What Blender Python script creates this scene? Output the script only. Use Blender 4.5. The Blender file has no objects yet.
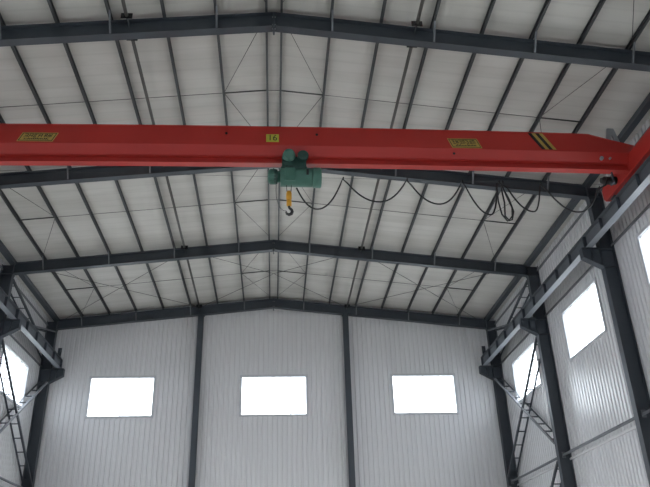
import bpy, bmesh, math, random
from mathutils import Vector, Matrix
random.seed(4)
SC = bpy.context.scene
COL = SC.collection

# ------------------------------------------------------------------ dimensions (metres)
B = 6.0                      # bay length
S = 0.1063                   # roof slope
ZT = 14.33                   # top of rafters at the ridge
RD = 0.43                    # rafter depth
INN = {1: 9.93, -1: 9.69}    # inner face of the columns
CD = 0.44                    # column depth
WALL = {1: 10.38, -1: 10.14}
YB, YF = 18.16, -18.16       # inner face of back / front wall
def ztop(x): return ZT - S*abs(x)
def zsof(x): return ZT - RD - S*abs(x)

# ------------------------------------------------------------------ materials
def nt(name):
    m = bpy.data.materials.new(name); m.use_nodes = True
    n = m.node_tree; return m, n, n.nodes['Principled BSDF']
def mat(name, col, rough=.5, metal=0, var=.12, scale=3.0, spec=.5, bump=0, stretch=None):
    m, n, b = nt(name)
    tc = n.nodes.new('ShaderNodeTexCoord'); mp = n.nodes.new('ShaderNodeMapping')
    nz = n.nodes.new('ShaderNodeTexNoise'); nz.inputs['Scale'].default_value = scale
    nz.inputs['Detail'].default_value = 5
    if stretch: mp.inputs['Scale'].default_value = stretch
    mx = n.nodes.new('ShaderNodeMix'); mx.data_type = 'RGBA'
    mx.inputs[6].default_value = tuple(c*(1-var) for c in col)+(1,)
    mx.inputs[7].default_value = tuple(min(1, c*(1+var)) for c in col)+(1,)
    n.links.new(tc.outputs['Object'], mp.inputs[0]); n.links.new(mp.outputs[0], nz.inputs['Vector'])
    n.links.new(nz.outputs[0], mx.inputs[0]); n.links.new(mx.outputs[2], b.inputs['Base Color'])
    b.inputs['Roughness'].default_value = rough; b.inputs['Metallic'].default_value = metal
    b.inputs['Specular IOR Level'].default_value = spec
    if bump:
        bp = n.nodes.new('ShaderNodeBump'); bp.inputs['Strength'].default_value = bump
        bp.inputs['Distance'].default_value = .01
        n.links.new(nz.outputs[0], bp.inputs['Height']); n.links.new(bp.outputs[0], b.inputs['Normal'])
    return m
M = {}
M['steel'] = mat('blue_grey_steel_paint', (.050, .060, .074), .45, var=.15)
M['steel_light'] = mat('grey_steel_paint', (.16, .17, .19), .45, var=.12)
M['beam'] = mat('blue_grey_beam_paint', (.095, .105, .122), .45, var=.2)
M['lit_flange'] = mat('blue_grey_paint_lit', (.26, .28, .31), .45, var=.1)  # runway bottom flange only: light from the floor put into the colour
M['purlin'] = mat('purlin_paint', (.062, .066, .070), .5)
M['tie'] = mat('tie_paint', (.10, .095, .09), .5)
M['rod'] = mat('rod_steel', (.05, .05, .05), .5)
M['galv'] = mat('galvanised_steel', (.36, .38, .40), .4, .3)
M['wall'] = mat('wall_sheet', (.72, .72, .74), .26, var=.04, scale=.6, spec=.7, stretch=(1, 1, .25))
M['frame'] = mat('grey_window_frame', (.52, .53, .56), .4, var=.03)
M['red'] = mat('red_crane_paint', (.42, .028, .022), .42, var=.12, scale=1.3)
M['green'] = mat('green_hoist_paint', (.055, .150, .115), .45, var=.2, scale=6)
M['dark_green'] = mat('dark_green_hoist_paint', (.02, .06, .05), .45, var=.2, scale=6)
M['yellow'] = mat('yellow_hook_paint', (.62, .30, .02), .45, var=.15, scale=8)
M['plate'] = mat('yellow_sign_paint', (.42, .30, .07), .5, var=.1, scale=8)
M['plate_green'] = mat('yellow_green_sign_paint', (.48, .48, .06), .5, var=.1, scale=8)
M['black'] = mat('black_rubber', (.012, .012, .014), .5)
M['concrete'] = mat('concrete_floor', (.38, .37, .35), .6, var=.15, scale=.5)
M['ground'] = mat('pale_ground', (.5, .49, .46), .9, var=.15, scale=.2)

def roof_mat():
    m, n, b = nt('white_roof_board')
    tc = n.nodes.new('ShaderNodeTexCoord')
    w = n.nodes.new('ShaderNodeTexWave'); w.wave_type = 'BANDS'; w.bands_direction = 'Y'
    w.inputs['Scale'].default_value = .8; w.inputs['Distortion'].default_value = .15
    w.inputs['Detail'].default_value = 1
    r = n.nodes.new('ShaderNodeValToRGB')
    r.color_ramp.elements[0].position = 0; r.color_ramp.elements[0].color = (.94, .94, .94, 1)
    r.color_ramp.elements[1].position = .12; r.color_ramp.elements[1].color = (1, 1, 1, 1)
    nz = n.nodes.new('ShaderNodeTexNoise'); nz.inputs['Scale'].default_value = .9
    nz.inputs['Detail'].default_value = 6
    mp = n.nodes.new('ShaderNodeMapping'); mp.inputs['Scale'].default_value = (.35, 2.2, 1)
    r2 = n.nodes.new('ShaderNodeValToRGB')
    r2.color_ramp.elements[0].position = .3; r2.color_ramp.elements[0].color = (.52, .505, .475, 1)
    r2.color_ramp.elements[1].position = .62; r2.color_ramp.elements[1].color = (.61, .595, .565, 1)
    mu = n.nodes.new('ShaderNodeMix'); mu.data_type = 'RGBA'; mu.blend_type = 'MULTIPLY'
    mu.inputs[0].default_value = 1
    L = n.links.new
    L(tc.outputs['Object'], w.inputs['Vector']); L(tc.outputs['Object'], mp.inputs[0])
    L(mp.outputs[0], nz.inputs['Vector']); L(w.outputs['Fac'], r.inputs[0]); L(nz.outputs[0], r2.inputs[0])
    L(r2.outputs[0], mu.inputs[6]); L(r.outputs[0], mu.inputs[7]); L(mu.outputs[2], b.inputs['Base Color'])
    b.inputs['Roughness'].default_value = .6
    return m
M['roof'] = roof_mat()
def glass_mat():
    m = bpy.data.materials.new('window_glass'); m.use_nodes = True
    n = m.node_tree; n.nodes.clear()
    o = n.nodes.new('ShaderNodeOutputMaterial'); t = n.nodes.new('ShaderNodeBsdfTransparent')
    t.inputs[0].default_value = (.72, .74, .76, 1)
    g = n.nodes.new('ShaderNodeBsdfGlossy'); g.inputs['Roughness'].default_value = .05
    lw = n.nodes.new('ShaderNodeLayerWeight'); lw.inputs[0].default_value = .5
    pw = n.nodes.new('ShaderNodeMath'); pw.operation = 'POWER'; pw.inputs[1].default_value = 5
    f = n.nodes.new('ShaderNodeMath'); f.operation = 'MULTIPLY_ADD'
    f.inputs[1].default_value = .8; f.inputs[2].default_value = .02
    n.links.new(lw.outputs['Facing'], pw.inputs[0]); n.links.new(pw.outputs[0], f.inputs[0])
    mx = n.nodes.new('ShaderNodeMixShader')
    n.links.new(f.outputs[0], mx.inputs[0]); n.links.new(t.outputs[0], mx.inputs[1])
    n.links.new(g.outputs[0], mx.inputs[2]); n.links.new(mx.outputs[0], o.inputs[0])
    return m
M['glass'] = glass_mat()

# ------------------------------------------------------------------ mesh helpers
class MB:
    def __init__(s): s.v = []; s.f = []; s.smooth = []
    def hexa(s, p):
        i = len(s.v); s.v += [tuple(q) for q in p]
        for a in ((0,3,2,1),(4,5,6,7),(0,1,5,4),(1,2,6,5),(2,3,7,6),(3,0,4,7)):
            s.f.append(tuple(i+k for k in a)); s.smooth.append(False)
        return s
    def box(s, x0, x1, y0, y1, z0, z1):
        x0, x1 = min(x0,x1), max(x0,x1)
        return s.hexa([(x0,y0,z0),(x1,y0,z0),(x1,y1,z0),(x0,y1,z0),(x0,y0,z1),(x1,y0,z1),(x1,y1,z1),(x0,y1,z1)])
    def prism(s, rings, caps=True, smooth=False):
        """rings: list of equal-length closed loops"""
        i = len(s.v); n = len(rings[0])
        for r in rings: s.v += [tuple(q) for q in r]
        for k in range(len(rings)-1):
            for j in range(n):
                a = i+k*n+j; b = i+k*n+(j+1) % n
                s.f.append((a, b, b+n, a+n)); s.smooth.append(smooth)
        if caps:
            s.f.append(tuple(i+j for j in reversed(range(n)))); s.smooth.append(False)
            e = i+(len(rings)-1)*n
            s.f.append(tuple(e+j for j in range(n))); s.smooth.append(False)
        return s
    def tube(s, pts, r, n=8):
        pts = [Vector(p) for p in pts]; rings = []
        rr = r if isinstance(r, (list, tuple)) else [r]*len(pts)
        t0 = (pts[1]-pts[0]).normalized()
        u = t0.orthogonal().normalized()
        for k, p in enumerate(pts):
            t = (pts[min(k+1, len(pts)-1)]-pts[max(k-1, 0)]).normalized()
            u = (u - t*u.dot(t)).normalized(); w = t.cross(u)
            rings.append([p + (u*math.cos(2*math.pi*j/n)+w*math.sin(2*math.pi*j/n))*rr[k] for j in range(n)])
        return s.prism(rings, smooth=True)
    def cyl(s, a, b, r, n=20):
        return s.tube([a, b], r, n)
    def lathe(s, axis_pt, prof, n=24, axis='x'):
        """prof: (pos along axis, radius)"""
        rings = []
        for t, r in prof:
            ring = []
            for j in range(n):
                c, d = r*math.cos(2*math.pi*j/n), r*math.sin(2*math.pi*j/n)
                if axis == 'x': q = (t, c, d)
                elif axis == 'y': q = (d, t, c)
                else: q = (c, d, t)
                ring.append(Vector(axis_pt)+Vector(q))
            rings.append(ring)
        return s.prism(rings, smooth=True)
    def extr(s, prof, a, b, ua, va):
        """profile (p,q) along directions ua, va from a to b"""
        a, b, ua, va = Vector(a), Vector(b), Vector(ua), Vector(va)
        return s.prism([[e+ua*p+va*q for p, q in prof] for e in (a, b)])
    def build(s, name, m, parent=None, bevel=0, origin=None):
        me = bpy.data.meshes.new(name)
        bm = bmesh.new()
        vs = [bm.verts.new(q) for q in s.v]
        for f, sm in zip(s.f, s.smooth):
            try:
                fc = bm.faces.new([vs[k] for k in f]); fc.smooth = sm
            except ValueError: pass
        bmesh.ops.recalc_face_normals(bm, faces=bm.faces)
        if origin is not None: bmesh.ops.translate(bm, verts=bm.verts, vec=-Vector(origin))
        bm.to_mesh(me); bm.free()
        me.materials.append(m)
        o = bpy.data.objects.new(name, me); COL.objects.link(o)
        if parent is not None: o.parent = parent
        if origin is not None: o.location = origin
        if bevel:
            md = o.modifiers.new('bevel', 'BEVEL'); md.width = bevel; md.segments = 2
            md.limit_method = 'ANGLE'
        return o
def tag(o, label=None, cat=None, group=None, kind=None):
    if label: o['label'] = label
    if cat: o['category'] = cat
    if group: o['group'] = group
    if kind: o['kind'] = kind
    return o
def empty(name, loc=(0,0,0)):
    o = bpy.data.objects.new(name, None); o.empty_display_size = .3
    COL.objects.link(o); o.location = loc; return o
def copy_tree(o, parent=None):
    c = o.copy(); COL.objects.link(c)
    if parent is not None: c.parent = parent
    for ch in [q for q in list(COL.objects) if q.parent == o]:
        copy_tree(ch, c)
    return c
def ibeam(w, h, tf, tw):
    """closed I profile, width w along p, height h along q, centred on p, q from 0 to h"""
    a, t = w/2, tw/2
    return [(-a,0),(a,0),(a,tf),(t,tf),(t,h-tf),(a,h-tf),(a,h),(-a,h),(-a,h-tf),(-t,h-tf),(-t,tf),(-a,tf)]
def cprof(w, h, t):
    return [(0,0),(w,0),(w,.02),(w-t,.02),(w-t,t),(t,t),(t,h-t),(w-t,h-t),(w-t,h-.02),(w,h-.02),(w,h),(0,h)]
def lprof(a, t): return [(0,0),(a,0),(a,t),(t,t),(t,a),(0,a)]

# ------------------------------------------------------------------ setting: walls, floor, roof
WZ0, WZ1 = 8.95, 10.71
def sheet_wall(name, u0, u1, top, wins, place, out):
    """corrugated sheet; place(u, d, z) -> point, d = distance outwards"""
    pitch, dep = .215, .036
    pts = [u0]; k = math.floor(u0/pitch)
    prof = ((0,0),(.60,0),(.68,1),(.92,1),(1.0,0))
    def dval(u):
        f = (u/pitch) % 1.0
        for (a, da), (b, db) in zip(prof, prof[1:]):
            if a <= f <= b: return dep*(da+(db-da)*(f-a)/(b-a))
        return 0
    us = {round(u0, 4), round(u1, 4)}
    while k*pitch < u1:
        for a, _ in prof[:-1]:
            u = (k+a)*pitch
            if u0 < u < u1: us.add(round(u, 4))
        k += 1
    for w in wins: us.add(round(w[0], 4)); us.add(round(w[1], 4))
    if u0 < 0 < u1: us.add(0.0)
    us = sorted(us)
    zl = sorted({0.0} | {w[2] for w in wins} | {w[3] for w in wins})
    bm = bmesh.new(); vd = {}
    def V(u, z):
        key = (u, round(z, 4))
        if key not in vd: vd[key] = bm.verts.new(place(u, dval(u), z))
        return vd[key]
    for a, b in zip(us, us[1:]):
        mid = (a+b)/2
        for i, z0 in enumerate(zl):
            last = i == len(zl)-1
            z1 = None if last else zl[i+1]
            if not last and any(w[0] < mid < w[1] and w[2] <= z0 and z1 <= w[3] for w in wins): continue
            ta = top(a) if last else z1; tb = top(b) if last else z1
            bm.faces.new((V(a, z0), V(b, z0), V(b, tb), V(a, ta)))
    me = bpy.data.meshes.new(name)
    bm.normal_update()
    f = bm.faces[:][0] if hasattr(bm.faces, '__getitem__') else None
    bm.faces.ensure_lookup_table()
    if bm.faces[0].normal.dot(Vector(out)) < 0: bmesh.ops.reverse_faces(bm, faces=bm.faces)
    bm.to_mesh(me); bm.free(); me.materials.append(M['wall'])
    o = bpy.data.objects.new(name, me); COL.objects.link(o)
    md = o.modifiers.new('thickness', 'SOLIDIFY'); md.thickness = .06; md.offset = 1
    tag(o, kind='structure'); return o

back_w = [(-7.98,-5.19), (-1.42,1.49), (5.31,8.18)]
bays = [-3,-2,-1,0,1,2]
side_w = [(k*B+1.5, k*B+4.5) for k in bays]
ADDED_DOOR = (-1.9, 1.9, 0.0, 4.0)  # doorways below the view, added to bring daylight onto floor and ceiling
ADDED_SDOORS = [(6.9, 10.9, 0.0, 3.7), (-5.1, -.9, 0.0, 4.8)]
sheet_wall('wall_back', -WALL[-1]-.09, WALL[1]+.09, lambda u: ztop(u)+.20, [(a,b,WZ0,WZ1) for a,b in back_w]+[ADDED_DOOR],
           lambda u, d, z: (u, YB+d, z), (0,1,0))
sheet_wall('wall_front', -WALL[-1]-.09, WALL[1]+.09, lambda u: ztop(u)+.20,
           [(a,b,WZ0,WZ1) for a,b in back_w], lambda u, d, z: (u, YF-d, z), (0,-1,0))
for sd, nm in ((1,'wall_right'), (-1,'wall_left')):
    sheet_wall(nm, YF-.09, YB+.09, lambda u, sd=sd: ztop(WALL[sd])+.20, [(a,b,WZ0,WZ1) for a,b in side_w]+ADDED_SDOORS,
               lambda u, d, z, sd=sd: (sd*(WALL[sd]+d), u, z), (sd,0,0))
tag(MB().box(-10.5,10.7,-18.5,18.5,-.2,0).build('floor', M['concrete']), kind='structure')
tag(MB().box(-90,90,-90,90,-.5,-.2).build('ground', M['ground']), kind='structure')
rb = MB(); e1, e0 = WALL[1]+.25, WALL[-1]+.25; th = .12
for ya, yb in ((-18.6, 18.6),):
    z = ZT+.165
    rb.prism([[(-e0,y,z-S*e0),(0,y,z),(e1,y,z-S*e1),(e1,y,z-S*e1+th),(0,y,z+th),(-e0,y,z-S*e0+th)] for y in (ya,yb)])
tag(rb.build('ceiling', M['roof']), kind='structure')
# ridge lining strip between the two ridge purlins
tag(MB().box(-.165,.165,-18.1,18.1,ZT+.118,ZT+.128).build('trim_1', M['roof']), kind='structure')

nwin = 0
def window(place, a, b, ax):
    """place(u, d, z)"""
    global nwin; nwin += 1
    r = empty('window_%d' % nwin, place((a+b)/2, 0, WZ0)); tag(r, kind='structure')
    inv = Vector(r.location)
    def bx(mb, u0, u1, d0, d1, z0, z1):
        p = [place(u, d, z) for z in (z0, z1) for u, d in ((u0,d0),(u1,d0),(u1,d1),(u0,d1))]
        mb.hexa([Vector(q)-inv for q in p])
    f = MB(); w = .045
    bx(f, a-.05, a+w, -.03, .10, WZ0-.05, WZ1+.05); bx(f, b-w, b+.05, -.03, .10, WZ0-.05, WZ1+.05)
    bx(f, a+w, b-w, -.03, .10, WZ0-.05, WZ0+w); bx(f, a+w, b-w, -.03, .10, WZ1-w, WZ1+.05)
    f.build('window_frame', M['frame'], r)
    g = MB(); bx(g, a+w, b-w, .045, .053, WZ0+w, WZ1-w); g.build('glass_pane', M['glass'], r)
    for i in (1,2,3):
        m = MB(); u = a+(b-a)*i/4; bx(m, u-.011, u+.011, .035, .063, WZ0+w, WZ1-w)
        m.build('mullion', M['frame'], r)
    # daylight portal: guides sampling of the sky through this opening
    ld = bpy.data.lights.new('window_portal', 'AREA'); ld.shape = 'RECTANGLE'
    ld.size = b-a; ld.size_y = WZ1-WZ0; ld.cycles.is_portal = True
    lo = bpy.data.objects.new('window_portal', ld); COL.objects.link(lo)
    c = Vector(place((a+b)/2, .14, (WZ0+WZ1)/2)); n = (Vector(place((a+b)/2, 0, 9)) - Vector(place((a+b)/2, 1, 9)))
    lo.location = c; lo.rotation_euler = n.to_track_quat('-Z', 'Z').to_euler()
for a, b in back_w: window(lambda u, d, z: (u, YB+d, z), a, b, 0)
for sd in (1,-1):
    for a, b in reversed(side_w): window(lambda u, d, z, sd=sd: (sd*(WALL[sd]+d), u, z), a, b, 1)
for a, b in back_w: window(lambda u, d, z: (u, YF-d, z), a, b, 0)
spec = [((0, YB+.15, ADDED_DOOR[3]/2), (0,-1,0), ADDED_DOOR[1]-ADDED_DOOR[0], ADDED_DOOR[3])]
for a, b, _, hgt in ADDED_SDOORS:
    for sd in (1,-1): spec.append(((sd*(WALL[sd]+.15), (a+b)/2, hgt/2), (-sd,0,0), b-a, hgt))
for loc, n, wd, hh in spec:
    ld = bpy.data.lights.new('added_doorway_portal', 'AREA'); ld.shape = 'RECTANGLE'; ld.size = wd; ld.size_y = hh
    ld.cycles.is_portal = True
    lo = bpy.data.objects.new('added_doorway_portal', ld); COL.objects.link(lo)
    lo.location = loc; lo.rotation_euler = Vector(n).to_track_quat('-Z','Z').to_euler()
# steel frames round the low doorways, added out of view for daylight
nd = 0
def added_door_frame(place, a, b, h):
    global nd; nd += 1
    m = MB()
    for u0, u1, z0, z1 in ((a-.12,a,0,h+.12),(b,b+.12,0,h+.12),(a,b,h,h+.12)):
        m.hexa([place(u, d, z) for z in (z0, z1) for u, d in ((u0,-.04),(u1,-.04),(u1,.12),(u0,.12))])
    tag(m.build('added_door_%d' % nd, M['steel']), kind='structure')
added_door_frame(lambda u, d, z: (u, YB+d, z), ADDED_DOOR[0], ADDED_DOOR[1], ADDED_DOOR[3])
for a, b, _, hgt in ADDED_SDOORS:
    for sd in (1,-1): added_door_frame(lambda u, d, z, sd=sd: (sd*(WALL[sd]+d), u, z), a, b, hgt)

# ------------------------------------------------------------------ rafters
def rafter(k, label):
    y = k*B
    r = empty('roof_rafter', (0, y, ZT-RD))
    tag(r, label, 'rafter', 'portal rafters of the hall roof')
    for sd in (-1, 1):
        xe = INN[sd]
        h = [Vector((0,0,0)), Vector((sd*xe,0,-S*xe))]
        web = ibeam(.22, RD, .016, .010)
        MB().prism([[(p.x, a, p.z+q) for a, q in web] for p in h]).build('rafter_beam', M['steel'], r)
        if k >= -1:
            for px in (1.37, 3.81, 6.24, 8.62):
                m = MB(); x = sd*px; zb = -S*px
                for s2 in ((-1, 1) if k < 3 else (-1,)):
                    m.extr(lprof(.045, .006), (x, s2*.09, zb+.018), (x, s2*.40, zb+RD+.03), (1,0,0), (0,.7,.7))
                m.build('flange_brace', M['steel_light'], r)
    pl = MB().box(-.02, .02, -.115, .115, -.10, RD-.005)
    pl.prism([[(-.006,a,b) for a,b in ((-.1,-.06),(.1,-.06),(.1,RD),(-.1,RD))],[(.006,a,b) for a,b in ((-.1,-.06),(.1,-.06),(.1,RD),(-.1,RD))]])
    pl.build('ridge_plate', M['steel'], r, bevel=.004)
    for zz in (-.07, .05, .30):
        for yy in (-.07, .07): MB().cyl((-.04, yy, zz), (.04, yy, zz), .016, 6).build('bolt', M['galv'], r)
    return r
rafter(3, 'dark blue-grey gable rafter lying on top of the back wall sheets')
rafter(2, 'dark blue-grey rafter next in front of the back wall rafter')
rafter(1, 'dark blue-grey rafter partly hidden behind the red crane girder')
rafter(0, 'dark blue-grey rafter nearest the viewer, crossing above the red crane girder')
rafter(-1, 'dark blue-grey rafter overhead, in front of the picture')
rafter(-2, 'dark blue-grey rafter near the front wall')

# ------------------------------------------------------------------ purlins
PX = [.17, 1.37, 2.58, 3.81, 5.03, 6.24, 7.42, 8.62]
ordw = ['ridge', 'second', 'third', 'fourth', 'fifth', 'sixth', 'seventh', 'eighth']
for sd in (-1, 1):
    for i, x in enumerate(PX):
        side = 'left' if sd < 0 else 'right'
        z = ztop(x)+.002
        m = MB()
        p = cprof(.055, .15, .004)
        # channel opens towards the ridge
        m.extr(p, (sd*(x+.04), YF+.05, z), (sd*(x+.04), YB-.05, z), (-sd, 0, 0), (0, 0, 1))
        o = m.build('roof_purlin', M['purlin'])
        if i == 0: lb = 'grey steel channel purlin running along the %s side of the ridge' % side
        elif i == 7: lb = 'grey steel channel purlin lowest on the %s roof slope, next to the eave strut' % side
        else: lb = 'grey steel channel purlin, %s counted from the ridge on the %s roof slope' % (ordw[i], side)
        tag(o, lb, 'purlin', 'purlins under the roof boards')

# ------------------------------------------------------------------ sag rods and bracing rods
where = {-1: 'above the nearest rafter', 0: 'between nearest rafter and crane',
         1: 'just behind the crane', 2: 'nearest the back wall'}
for k in (-1, 0, 1, 2):
    ym = k*B+2.85
    for sd in (-1, 1):
        side = 'left' if sd < 0 else 'right'
        e = empty('sag_rod', (0, ym, 14.3))
        tag(e, 'thin dark sag rod crossing the %s slope purlins, %s' % (side, where[k]), 'rod', 'sag rods between the purlins')
        for a, b in zip(PX, PX[1:]):
            thick = a in (.17, 7.42)
            MB().cyl((sd*a, 0, ztop(a)+.035-14.3), (sd*b, 0, ztop(b)+.035-14.3), .022 if thick else .009, 6).build(
                'strut_tube' if thick else 'rod', M['rod'], e)
        if sd == 1: MB().cyl((-.17, 0, ztop(.17)+.035-14.3), (.17, 0, ztop(.17)+.035-14.3), .009, 6).build('rod', M['rod'], e)
        for lo_, hi_, nm in ((1.37, .17, 'ridge'), (7.42, 8.62, 'eave')):
            for s2, en in ((-1, 'front'), (1, 'rear')):
                o = MB().cyl((sd*lo_, ym, ztop(lo_)+.04), (sd*hi_, ym+s2*2.85, ztop(hi_)+.05), .008, 6).build('diagonal_rod', M['rod'])
                tag(o, '%s diagonal rod at the %s, %s slope, %s' % (en, nm, side, where[k]), 'rod', 'diagonal rods between purlins')
def brace_rod(xa, ya, xb, yb, lb):
    za = ztop(xa)-.05; zb_ = ztop(xb)-.05
    pts = [(xa+(xb-xa)*t, ya+(yb-ya)*t, ztop(xa+(xb-xa)*t)-.05) for t in [i/12 for i in range(13)]]
    tag(MB().tube(pts, .010, 6).build('cross_brace_rod', M['rod']), lb, 'rod', 'crossed bracing rods before the back wall')
for xa, xb, nm in ((-9.5,-3.35,'left'), (-3.35,3.35,'middle'), (3.35,9.6,'right')):
    brace_rod(xa, 12.05, xb, 17.95, 'long bracing rod of the %s roof cross, running away to the right' % nm)
    brace_rod(xb, 12.05, xa, 17.95, 'long bracing rod of the %s roof cross, running away to the left' % nm)

# ------------------------------------------------------------------ tie pipes under the rafters
for k in (-1,0,1,2):
    for sd in (-1, 1):
        side = 'left' if sd < 0 else 'right'
        x = sd*3.40; z = 13.86; y0 = k*B; ln = B
        e = empty('tie_pipe', (x, y0, z))
        tag(e, 'brownish grey tie pipe bolted between rafters, %s slope, %s' % (side, where[k]), 'pipe', 'tie pipes between the rafters')
        a, b = .40, B-.33
        MB().cyl((0,a,0), (0,b,0), .042, 12).build('pipe', M['tie'], e)
        for c, wy in ((a, .012), (b, B-.012)):
            MB().box(-.13,.13,c-.008,c+.008,-.075,.075).build('end_plate', M['black'], e)
            MB().box(-.006,.006,min(c,wy),max(c,wy),-.07,.06).build('gusset', M['steel'], e)

# ------------------------------------------------------------------ columns
def column(k, sd, label):
    y = k*B; x = INN[sd]
    e = empty('steel_column', (sd*(x+CD/2), y, 0)); tag(e, label, 'column', 'side columns carrying the rafters')
    w = ibeam(.24, CD, .016, .012)
    MB().extr(w, (-sd*CD/2, 0, 0), (-sd*CD/2, 0, 13.235), (0,1,0), (sd,0,0)).build('shaft', M['steel'], e)
    MB().box(-.32,.32,-.22,.22,0,.03).build('base_plate', M['steel'], e)
    if k > -3:
        # crane bracket, tapering towards its tip
        L = .58; zt, zb0, zb1 = 11.04, 10.42, 10.74
        tip = -sd*(CD/2+L); root = -sd*CD/2
        m = MB()
        m.prism([[(root,a,zb0),(root,b,zb0),(root,b,zt-.016),(root,a,zt-.016)] if q == 0 else
                 [(tip,a,zb1),(tip,b,zb1),(tip,b,zt-.016),(tip,a,zt-.016)] for q in (0,1) for a, b in ((-.006,.006),)])
        m.prism([[(root,-.12,zb0-.016),(root,.12,zb0-.016),(root,.12,zb0),(root,-.12,zb0)],
                 [(tip,-.12,zb1-.016),(tip,.12,zb1-.016),(tip,.12,zb1),(tip,-.12,zb1)]])
        m.box(root, tip, -.12, .12, zt-.016, zt)
        m.box(tip, tip+sd*.012, -.11, .11, zb1, zt-.016)
        m.box(root-sd*.25, root-sd*.262, -.11, .11, zb0+.15, zt-.016)
        m.build('crane_bracket', M['steel'], e)
    m = MB()
    for zz in (10.42, 11.0, 12.86):
        for s2 in (-1,1): m.box(-CD/2+.017, CD/2-.017, s2*.007, s2*.112, zz, zz+.012) if s2 > 0 else m.box(-CD/2+.017, CD/2-.017, -.112, -.007, zz, zz+.012)
    m.build('stiffener', M['steel'], e)
    m = MB()
    m.box(-sd*CD/2, -sd*(CD/2+.02), -.12, .12, zsof(INN[sd])-.05, zsof(INN[sd])-.002)
    m.build('end_plate', M['steel'], e)
    return e
nmk = {3: 'in the %s back corner of the hall', 2: 'on the %s, carrying the second rafter from the back wall',
       1: 'on the %s, carrying the rafter behind the crane', 0: 'on the %s, carrying the nearest rafter',
       -1: 'on the %s, in front of the picture', -2: 'on the %s near the front wall', -3: 'on the %s front corner'}
for sd in (-1, 1):
    for k in (3,2,1,0,-1,-2,-3):
        column(k, sd, 'tall dark blue-grey steel column '+nmk[k] % ('left' if sd < 0 else 'right'))
for sd in (-1, 1):
    side = 'left' if sd < 0 else 'right'
    x = sd*3.32
    o = empty('wind_column', (x, 17.98, 0))
    tag(o, 'slim dark steel column up the back wall, %s of the middle window' % side, 'column', 'slim back wall columns')
    h = zsof(3.33)-.03
    MB().extr(ibeam(.24, .30, .012, .01), (0,-.155,0), (0,-.155,h), (1,0,0), (0,1,0)).build('shaft', M['steel'], o)
    MB().box(-.16,.16,-.17,.15,h,h+.012).build('cap_plate', M['steel'], o)
    MB().box(-.2,.2,-.17,.15,0,.03).build('base_plate', M['steel'], o)

# ------------------------------------------------------------------ girts, eave struts, tie struts
for sd in (-1, 1):
    side = 'left' if sd < 0 else 'right'
    xw = WALL[sd]
    xe = INN[sd]-.03
    m = MB(); m.extr(cprof(.20, .16, .006), (sd*xe, YF+.05, 13.245), (sd*xe, YB-.05, 13.245), (sd,0,0), (0,0,1))
    tag(m.build('eave_strut', M['steel']), 'thick dark eave strut along the top of the %s side wall' % side, 'strut', 'eave struts')
    for z, hh, lb in ((13.03, .07, 'thin dark girt just below the eave on the %s wall'),
                      (11.13, .06, 'thin dark girt above the windows of the %s wall'),
                      (5.82, .07, 'pale girt behind the tie tubes low on the %s wall')):
        m = MB().box(sd*(xw-.05), sd*(xw-.002), YF+.02, YB-.02, z, z+hh)
        tag(m.build('wall_girt', M['wall'] if z < 6 else M['steel_light']), lb % side, 'girt', 'wall girts')
    for k in (0,1,2) if sd > 0 else (0,1,2):
        w = {0: 'nearest the viewer', 1: 'middle one of three', 2: 'nearest the back corner'}[k]
        e = MB().cyl((sd*(xe+.2), k*B+.13, 5.98), (sd*(xe+.2), (k+1)*B-.13, 5.98), .045, 12)
        e.box(sd*(xe+.2)-.06, sd*(xe+.2)+.06, k*B+.12, k*B+.14, 5.88, 6.08)
        e.box(sd*(xe+.2)-.06, sd*(xe+.2)+.06, (k+1)*B-.14, (k+1)*B-.12, 5.88, 6.08)
        tag(e.build('tie_tube', M['steel_light']), 'grey tie tube low on the %s wall, %s' % (side, w), 'strut', 'tie tubes between columns')

# ------------------------------------------------------------------ lattice bracing in the back bay
def lattice(sd, ya, za, yb, zb_, label):
    x = sd*(INN[sd]+.0); w = sd*.38
    a, b = Vector((x, ya, za)), Vector((x, yb, zb_)); d = (b-a); L = d.length; d.normalize()
    nrm = Vector((1,0,0)).cross(d).normalized()
    e = empty('lattice_brace', a); tag(e, label, 'brace', 'lattice wind braces beside the back corners')
    for off, s2 in ((0, 1), (w, -1)):
        MB().extr(lprof(.075, .008), (off, 0, 0), tuple(Vector((off,0,0))+d*L), (s2*sd,0,0), nrm).build('chord_angle', M['steel_light'] if s2 > 0 and ya > yb else M['steel'], e)  # inner chord of one diagonal paler: window light put into the colour
    n = max(3, int(L/.68))
    for i in range(n):
        c = d*(L*(i+.5)/n)
        MB().extr([(-.025,0),(.025,0),(.025,.04),(.018,.04),(.018,.007),(-.025,.007)], tuple(c+Vector((0,0,0))), tuple(c+Vector((w,0,0))), d, nrm).build('batten', M['steel'], e)
    return e
for sd in (-1, 1):
    side = 'left' if sd < 0 else 'right'
    lattice(sd, 12.13, 10.38, 17.85, 6.15, 'long lattice brace across the back %s side window, falling to the corner' % side)
    lattice(sd, 17.85, 10.45, 12.13, 6.45, 'long lattice brace below the %s runway bracket, falling away from the back corner' % side)
    lattice(sd, 12.13, 12.68, 17.85, 11.35, 'lattice brace above the %s runway beam, falling towards the back corner' % side)
    lattice(sd, 17.85, 12.75, 12.13, 11.2, 'lattice brace above the %s runway beam, rising to the back corner eave' % side)
    lattice(sd, 12.13, 5.8, 17.85, 1.6, 'lattice brace at the foot of the %s wall, falling towards the back corner' % side)
    lattice(sd, 17.85, 5.8, 12.13, 1.6, 'lattice brace at the foot of the %s wall, rising towards the back corner' % side)

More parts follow.
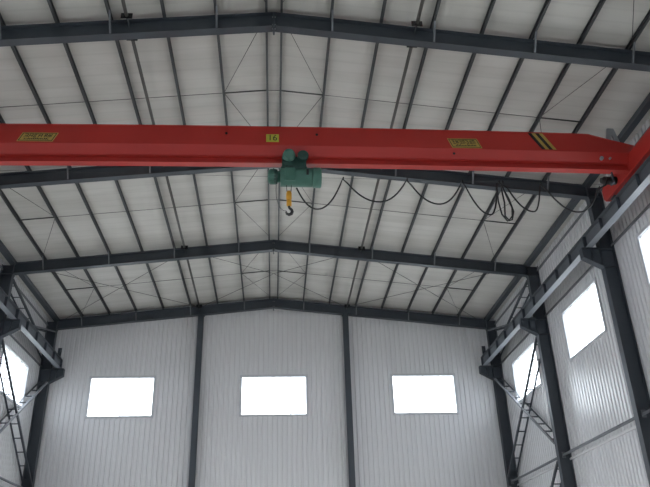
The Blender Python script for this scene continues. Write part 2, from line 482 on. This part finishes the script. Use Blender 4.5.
# ------------------------------------------------------------------ crane runway beams and rails
RX = {1: 9.59, -1: 9.35}
ZR = 11.05; RH = .42
for sd in (-1, 1):
    side = 'left' if sd < 0 else 'right'
    for k in (2,1,0,-1,-2):
        y0, y1 = k*B+.012, (k+1)*B-.012
        if k == 2: y1 = 18.05
        w = {2: 'reaching the back corner', 1: 'between the second and third column from the back', 0: 'under the end of the crane girder',
             -1: 'in front of the crane', -2: 'towards the front wall'}[k]
        e = empty('crane_runway_beam', (sd*RX[sd], y0, ZR))
        tag(e, 'dark steel runway beam on %s wall brackets, %s' % (side, w), 'beam', 'crane runway beams')
        ip = ibeam(.21, RH, .014, .010)
        MB().extr([ip[3],ip[4],ip[5],ip[6],ip[7],ip[8],ip[9],ip[10]], (0,0,0), (0,y1-y0,0), (1,0,0), (0,0,1)).build('beam', M['beam'], e)
        MB().box(-.105,.105,0,y1-y0,0,.0138).build('bottom_flange', M['lit_flange'], e)
        n = 6
        for i in range(n):
            yy = (y1-y0-.02)*i/(n-1)+.005
            MB().box(-.1, -.006, yy, yy+.01, .015, RH-.015).box(.006,.1,yy,yy+.01,.015,RH-.015).build('stiffener', M['steel'], e)
    rx = sd*RX[sd]
    e = empty('crane_rail', (rx, 0, ZR+RH)); tag(e, 'steel crane rail on top of the %s runway beams' % side, 'rail', 'crane rails')
    MB().extr([(-.045,0),(.045,0),(.045,.012),(.01,.02),(.01,.06),(.028,.07),(.028,.095),(-.028,.095),(-.028,.07),(-.01,.06),(-.01,.02),(-.045,.012)],
              (0,-12,0), (0,18.0,0), (1,0,0), (0,0,1)).build('rail', M['steel'], e)
    for i in range(0, 22):
        y = 17.6-i*.8
        MB().box(-.085,-.03,y-.03,y+.03,0,.03).box(.03,.085,y-.03,y+.03,0,.03).build('rail_clip', M['steel'], e)
    # end stop
    m = MB().box(rx-.08, rx+.08, 17.75, 17.77, ZR+RH+.095, ZR+RH+.45)
    m.prism([[(rx+q,17.77,ZR+RH+.097),(rx+q,18.02,ZR+RH+.097),(rx+q,17.77,ZR+RH+.43)] for q in (-.006,.006)])
    m.box(rx-.05, rx+.05, 17.68, 17.75, ZR+RH+.25, ZR+RH+.37)
    tag(m.build('rail_stop', M['steel']), 'dark end stop at the back end of the %s crane rail' % side, 'end stop')

# ------------------------------------------------------------------ the overhead crane
GY = 2.40
railtop = ZR+RH+.095
cr = empty('overhead_crane', (0, GY+.2, railtop))
tag(cr, 'long red overhead crane girder spanning the hall on red end trucks', 'crane')
O = Vector(cr.location)
def L(x, y, z): return (x-O.x, y-O.y, z-O.z)
xl, xr = -9.42, 9.66
def camber(x): return .09*(1-((x-.3)/9.5)**2)
stations = [xl, -9.0, -8.35] + [-8+i for i in range(17)] + [8.45, 9.05, xr]
rings = []
for x in stations:
    c = camber(x)
    top = 12.69+c
    d = max(0, (abs(x-.12)-8.3))/1.2
    top -= .34*min(1, d)
    zb = 12.11+c
    # upper box, tapering in at the bottom to the lower beam
    y0, y1 = GY, GY+.44; ym = (y0+y1)/2
    rings.append([L(x,y0,top), L(x,y0-.02,top), L(x,y0-.02,top-.02), L(x,y0,top-.02), L(x,y0,zb), L(x,ym-.10,zb-.24), L(x,ym-.10,zb-.25), L(x,ym+.10,zb-.25),
                  L(x,ym+.10,zb-.24), L(x,y1,zb), L(x,y1,top-.02), L(x,y1+.02,top-.02), L(x,y1+.02,top)])
g = MB().prism(rings)
girder = g.build('girder', M['red'], cr)
rings = []
for x in stations:
    c = camber(x); ym = GY+.22; zb = 11.64+c
    rings.append([L(x, ym+p, zb+q) for p, q in ibeam(.20, .222, .03, .014)])
MB().prism(rings).build('lower_flange_beam', M['red'], cr)
# diaphragm bolt heads / lifting holes; the last spot is a rust mark
for hx in (-1.22, 1.13, 4.72):
    m = MB().cyl(L(hx, GY-.012, 12.55 if hx < 4 else 12.02), L(hx, GY+.0, 12.55 if hx < 4 else 12.02), .035, 12)
    m.build('dark_spot', M['black'], cr)
for hx in (8.72, 8.95):
    MB().cyl(L(hx, GY+.03, 11.98), L(hx, GY+.11, 11.98), .05 if hx < 8.8 else .03, 14).build('grey_bolt_cap', M['galv'], cr)
# end trucks
for sd in (-1, 1):
    x = sd*RX[sd]; z0 = railtop-.005
    t = empty('end_truck'); t.parent = cr
    m = MB()
    prof = [(1.02, .12), (1.12, .0), (4.1, .0), (4.2, .12), (4.2, .40), (4.05,.50), (1.15,.50), (1.02,.40)]
    m.prism([[L(x+q, y, z0+.05+h) for y, h in prof] for q in (-.12, .12)])
    o = m.build('truck_body', M['red'], t, bevel=.006)
    for y in (1.35, 3.85):
        MB().lathe(L(x, y, z0+.165), [(-.055,.02),(-.055,.185),(-.042,.185),(-.04,.165),(.04,.165),(.042,.185),(.055,.185),(.055,.02)], 28, 'x').build('wheel', M['black'], t)
    MB().box(*[a for p in zip(L(x-.02,1.0,z0+.2), L(x+.02,1.02,z0+.3)) for a in p]).build('buffer_plate', M['red'], t)
    for yy, s2 in ((1.0,-1),(4.2,1)):
        MB().lathe(L(x, yy, z0+.3), [(0,.05),(s2*.09,.045),(s2*.10,.02)], 16, 'y').build('rubber_buffer', M['black'], t)
    # travel motor on the inner far side
    mt = MB().lathe(L(x-sd*.12, 3.35, z0+.28), [(0,.11),(-sd*.10,.12),(-sd*.12,.10),(-sd*.36,.10),(-sd*.38,.085),(-sd*.42,.08)], 20, 'x')
    for i in range(5): mt.lathe(L(x-sd*(.27+i*.045), 3.35, z0+.28), [(-.005,.10),(-.005,.115),(.005,.115),(.005,.10)], 20, 'x')
    mt.build('travel_motor', M['black'], t)
# grey A-shaped bracket standing on the right end
m = MB(); bx, by = 9.33, GY+.36
za = 12.42; yb_ = by
outer = [(-.27,0),(-.09,.76),(.10,.76),(.26,0)]; inner = [(.11,0),(.03,.52),(-.01,.52),(-.08,0)]
for seg in range(3):
    q = [outer[seg], outer[seg+1], list(reversed(inner))[seg+1], list(reversed(inner))[seg]]
    m.prism([[L(bx+a, yb_+dy, za+b) for a, b in q] for dy in (0, .05)])
m.build('rail_bracket', M['galv'], cr)
# diagonal warning stripes
def facez(x, f):
    """z on the vertical girder face, f 0 bottom .. 1 top"""
    return 12.115+camber(x) + f*(.56)
def facepatch(poly, name, mt, parent, dep=.004):
    m = MB(); m.prism([[L(a, GY-d, b) for a, b in poly] for d in (dep, .0005)])
    return m.build(name, mt, parent)
for i, (mt, nm) in enumerate((('black','black_stripe'),('plate','yellow_stripe'),('black','black_stripe'),('plate','yellow_stripe'))):
    x0 = 6.80+i*.10
    facepatch([(x0, facez(x0,.98)), (x0+.10, facez(x0,.98)), (x0+.10+.31, facez(x0,.06)), (x0+.31, facez(x0,.06))], nm, M[mt], girder)
# lettered plates
def sign(x0, x1, lean, zlo, zhi, base, nbig):
    """parallelogram plate; lean shifts the top edge"""
    def q(u, v): return (x0+(x1-x0)*u+lean*v, zlo+(zhi-zlo)*v)
    p = facepatch([q(0,0), q(1,0), q(1,1), q(0,1)], 'nameplate', M['plate'], girder, .006)
    tag(p, 'slanted yellow lettered plate')
    fr = MB()
    for (u0,u1,v0,v1) in ((.03,.97,.06,.11),(.03,.97,.89,.94),(.03,.05,.11,.89),(.95,.97,.11,.89)):
        fr.prism([[L(a, GY-d, b) for a, b in (q(u0,v0), q(u1,v0), q(u1,v1), q(u0,v1))] for d in (.009, .005)])
    fr.build('plate_border', M['black'], p)
    rnd = random.Random(base)
    for i in range(nbig):
        m = MB(); u0 = .11+i*(.79/nbig); w = .79/nbig*.78
        strokes = [(0,1,.86,1),(0,.18,.0,1),(.82,1,.1,1),(.1,.9,.42,.56),(.42,.58,0,1),(0,1,0,.12)]
        rnd.shuffle(strokes)
        for a, b, c, d in strokes[:4]:
            vv = lambda t: .44+t*.40
            pts = (q(u0+w*a, vv(c)), q(u0+w*b, vv(c)), q(u0+w*b, vv(d)), q(u0+w*a, vv(d)))
            m.prism([[L(e, GY-dd, f) for e, f in pts] for dd in (.009, .005)])
        m.build('character', M['black'], p)
    m = MB()
    for i in range(14):
        u0 = .16+i*.05; h = .22+.10*rnd.random()
        pts = (q(u0,.20), q(u0+.032,.20), q(u0+.032,h+.06), q(u0,h+.06))
        m.prism([[L(e, GY-dd, f) for e, f in pts] for dd in (.009, .005)])
    m.build('small_lettering', M['black'], p)
sign(-6.47, -5.58, .12, 12.21, 12.48, 3, 6)
sign(4.70, 5.50, -.12, 12.20, 12.50, 8, 7)
pp = facepatch([(-.19,12.30),(.14,12.30),(.14,12.54),(-.19,12.54)], 'number_plate', M['plate_green'], girder, .006)
tag(pp, 'small yellow-green plate numbered 16')
tc = bpy.data.curves.new('number_text', 'FONT'); tc.body = '16'; tc.size = .25; tc.extrude = .002; 
tc.align_x = 'CENTER'; tc.align_y = 'CENTER'
tmp = bpy.data.objects.new('tmp_text', tc); COL.objects.link(tmp)
bpy.context.view_layer.update()
me = bpy.data.meshes.new_from_object(tmp.evaluated_get(bpy.context.evaluated_depsgraph_get()))
bpy.data.objects.remove(tmp)
me.transform(Matrix.Translation(L(-.025, GY-.009, 12.42)) @ Matrix.Rotation(math.pi/2, 4, 'X'))
me.materials.clear(); me.materials.append(M['black'])
no = bpy.data.objects.new('number', me); COL.objects.link(no); no.parent = pp

# ------------------------------------------------------------------ electric hoist
hy = GY+.22
h = empty('electric_hoist', (.5, hy, 11.38)); tag(h, 'green electric rope hoist hanging under the red girder', 'hoist')
HO = Vector(h.location)
def H(x, y, z): return (x-HO.x, y-HO.y, z-HO.z)
MB().lathe(H(.18, hy, 11.36), [(0,.20),(.0,.235),(.03,.245),(.80,.245),(.83,.235),(.83,.20)], 32).build('drum_housing', M['green'], h)
m = MB().lathe(H(1.01, hy, 11.36), [(0,.255),(.02,.265),(.19,.265),(.22,.24),(.23,.1)], 32); m.build('gearbox', M['green'], h)
m = MB().lathe(H(-.14, hy, 11.38), [(0,.08),(.02,.17),(.05,.185),(.22,.185),(.25,.15),(.32,.15)], 28)
for i in range(14):
    a = 2*math.pi*i/14
    m.extr([(-.006,.18),(.006,.18),(.006,.20),(-.006,.20)], H(-.08,hy,11.38), H(.07,hy,11.38), (0,math.cos(a),math.sin(a)), (0,-math.sin(a),math.cos(a)))
m.build('motor', M['green'], h)
MB().lathe(H(.02, hy, 11.38), [(0,.19),(.09,.19)], 28).build('brake_ring', M['dark_green'], h)
MB().box(*[a for p in zip(H(.20,hy-.19,11.52), H(.86,hy+.19,11.585)) for a in p]).build('top_frame', M['dark_green'], h, bevel=.01)
for s2 in (-1, 1):
    m = MB().box(*[a for p in zip(H(.22,hy+s2*.15-.01,11.56), H(.84,hy+s2*.15+.01,11.90)) for a in p])
    m.build('trolley_plate', M['dark_green'], h, bevel=.008)
    for wx in (.36, .72):
        MB().lathe(H(wx, hy+s2*.135, 11.84), [(s2*.02,.02),(s2*.02,.085),(-s2*.01,.075),(-s2*.035,.065),(-s2*.035,.02)], 20, 'y').build('trolley_wheel', M['dark_green'], h)
m = MB().lathe(H(.40, hy-.17, 11.89), [(0,.10),(-.02,.165),(-.06,.165),(-.07,.14),(-.15,.14),(-.17,.12),(-.175,.04)], 24, 'y')
m.build('trolley_motor', M['green'], h)
MB().box(*[a for p in zip(H(.31,hy-.20,11.60), H(.49,hy-.16,11.84)) for a in p]).build('motor_bracket', M['dark_green'], h)
MB().lathe(H(.76, hy-.17, 11.86), [(0,.10),(-.02,.14),(-.14,.14),(-.16,.11)], 24, 'y').build('trolley_gear', M['dark_green'], h)
MB().box(*[a for p in zip(H(.84,hy-.262,11.30), H(.90,hy-.235,11.46)) for a in p]).build('terminal_cover', M['black'], h)
MB().box(*[a for p in zip(H(.30,hy-.262,11.12), H(.56,hy-.225,11.50)) for a in p]).build('rope_guide', M['green'], h, bevel=.01)
for rx in (.33, .47):
    MB().cyl(H(rx, hy-.02, 11.2), H(.40+(rx-.40)*.7, hy-.02, 10.88), .009, 8).build('wire_rope', M['black'], h)
m = MB(); bxp = .40
m.lathe(H(bxp, hy-.02, 0), [(z, r) for z, r in ((10.50,.04),(10.52,.065),(10.66,.065),(10.67,.05),(10.70,.05),(10.71,.07),(10.88,.07),(10.93,.05),(10.95,.02))], 20, 'z')
blk = m.build('hook_block', M['yellow'], h)
tag(blk, 'yellow hook block')
pts = [(0,10.53),(0,10.47),(.02,10.44),(.065,10.40),(.08,10.345),(.055,10.285),(0,10.26),(-.055,10.285),(-.075,10.33),(-.07,10.37)]
MB().tube([H(bxp+a, hy-.02, b) for a, b in pts], [.035,.032,.034,.038,.042,.044,.040,.034,.024,.012], 10).build('hook', M['black'], blk)
MB().tube([H(.10+a, hy-.05, z) for a, z in ((-.02,11.2),(-.03,10.95),(-.02,10.75),(.03,10.55),(.09,10.42),(.16,10.36),(.22,10.36))], .006, 6).build('limit_cable', M['black'], h)

# ------------------------------------------------------------------ festoon cable and its wire
fy = GY+.40
wire = empty('festoon_wire', (0, fy, 11.42)); tag(wire, 'thin taut steel wire below the girder that carries the looped cable', 'wire')
def wz(x): return 11.47-.02*(x-1.8)/1.5
MB().cyl((-8.9,0,wz(-8.9)-11.42), (9.0,0,wz(9.0)-11.42), .004, 6).build('wire', M['rod'], wire)
for x in (-8.9, 9.0):
    MB().box(x-.02,x+.02,-.16,.01,wz(x)-11.46,wz(x)-11.40).box(x-.02,x+.02,-.18,-.14,wz(x)-11.46,.35).build('wire_anchor', M['steel'], wire)
def sag(x0, z0, x1, z1, xm, zm, n=18):
    """smooth hanging loop through the low point"""
    out = []
    for i in range(n+1):
        t = i/n; x = x0+(x1-x0)*t
        if x <= xm: u = (xm-x)/(xm-x0); z = zm+(z0-zm)*u**2.1
        else: u = (x-xm)/(x1-xm); z = zm+(z1-zm)*u**2.1
        out.append((x, fy, z))
    return out
P = sag(.60, 11.16, 1.80, 11.45, 1.12, 10.54) + sag(1.84, 11.45, 3.48, 11.43, 2.72, 10.77)[1:] + sag(3.52, 11.43, 4.95, 11.41, 4.28, 10.72)[1:] + \
    sag(4.99, 11.41, 5.90, 11.38, 5.60, 10.42)[1:]
loop = [(5.86,11.2),(5.84,10.8),(5.88,10.42),(6.0,10.22),(6.13,10.26),(6.2,10.5),(6.14,10.85),(6.04,11.15),(5.97,11.36)]
loop2 = [(6.0,11.2),(6.02,10.8),(5.98,10.4),(6.07,10.28),(6.17,10.4),(6.2,10.65),(6.1,11.0),(6.02,11.36)]
P += [(x, fy-.03, z) for x, z in loop] + [(x, fy+.03, z) for x, z in loop2]
P += sag(6.10, 11.36, 7.05, 11.36, 6.75, 10.52)[1:] + sag(7.12, 11.35, 8.60, 11.22, 7.95, 10.52)[1:] + [(8.85, fy, 11.36), (8.95, fy, 11.6)]
o = MB().tube(P, .021, 8).build('festoon_cable', M['black'])
tag(o, 'black power cable hanging in loops from the hoist to the right end of the crane', 'cable')
for x in (1.82, 3.5, 4.97, 5.95, 6.05, 7.08):
    m = MB().box(x-.012, x+.012, fy-.02, fy+.02, wz(x)-.05, wz(x)+.035)
    m.lathe((x, fy, wz(x)+.01), [(-.02,.02),(.02,.02)], 10, 'y')
    q = m.build('cable_clip', M['black'], o)

# ------------------------------------------------------------------ sky, camera, view
w = bpy.data.worlds.new('overcast_sky'); SC.world = w; w.use_nodes = True
bg = w.node_tree.nodes['Background']; bg.inputs[0].default_value = (.93, .97, 1.0, 1); bg.inputs[1].default_value = 1.0
yaw, pitch, roll, fpx = 0.0778768790, 0.4679681089, -0.0297431539, 711.539448
cy, sy, cp, sp = math.cos(yaw), math.sin(yaw), math.cos(pitch), math.sin(pitch)
F = Vector((sy*cp, cy*cp, sp)); R0 = Vector((cy, -sy, 0)); U0 = R0.cross(F)
c, s = math.cos(roll), math.sin(roll)
Rr = c*R0+s*U0; Uu = -s*R0+c*U0
cam = bpy.data.cameras.new('camera'); co = bpy.data.objects.new('camera', cam); COL.objects.link(co)
mw = Matrix((Rr, Uu, -F)).transposed().to_4x4(); mw.translation = Vector((0.066, -12.9054, 1.6))
co.matrix_world = mw
cam.sensor_fit = 'HORIZONTAL'; cam.sensor_width = 36; cam.lens = fpx/650*36; cam.clip_end = 500
SC.camera = co
SC.view_settings.view_transform = 'Standard'; SC.view_settings.look = 'None'
SC.view_settings.gamma = 1; SC.view_settings.use_curve_mapping = False
SC.view_settings.exposure = 3.7
SC.cycles.max_bounces = 10; SC.cycles.diffuse_bounces = 6; SC.cycles.transparent_max_bounces = 8
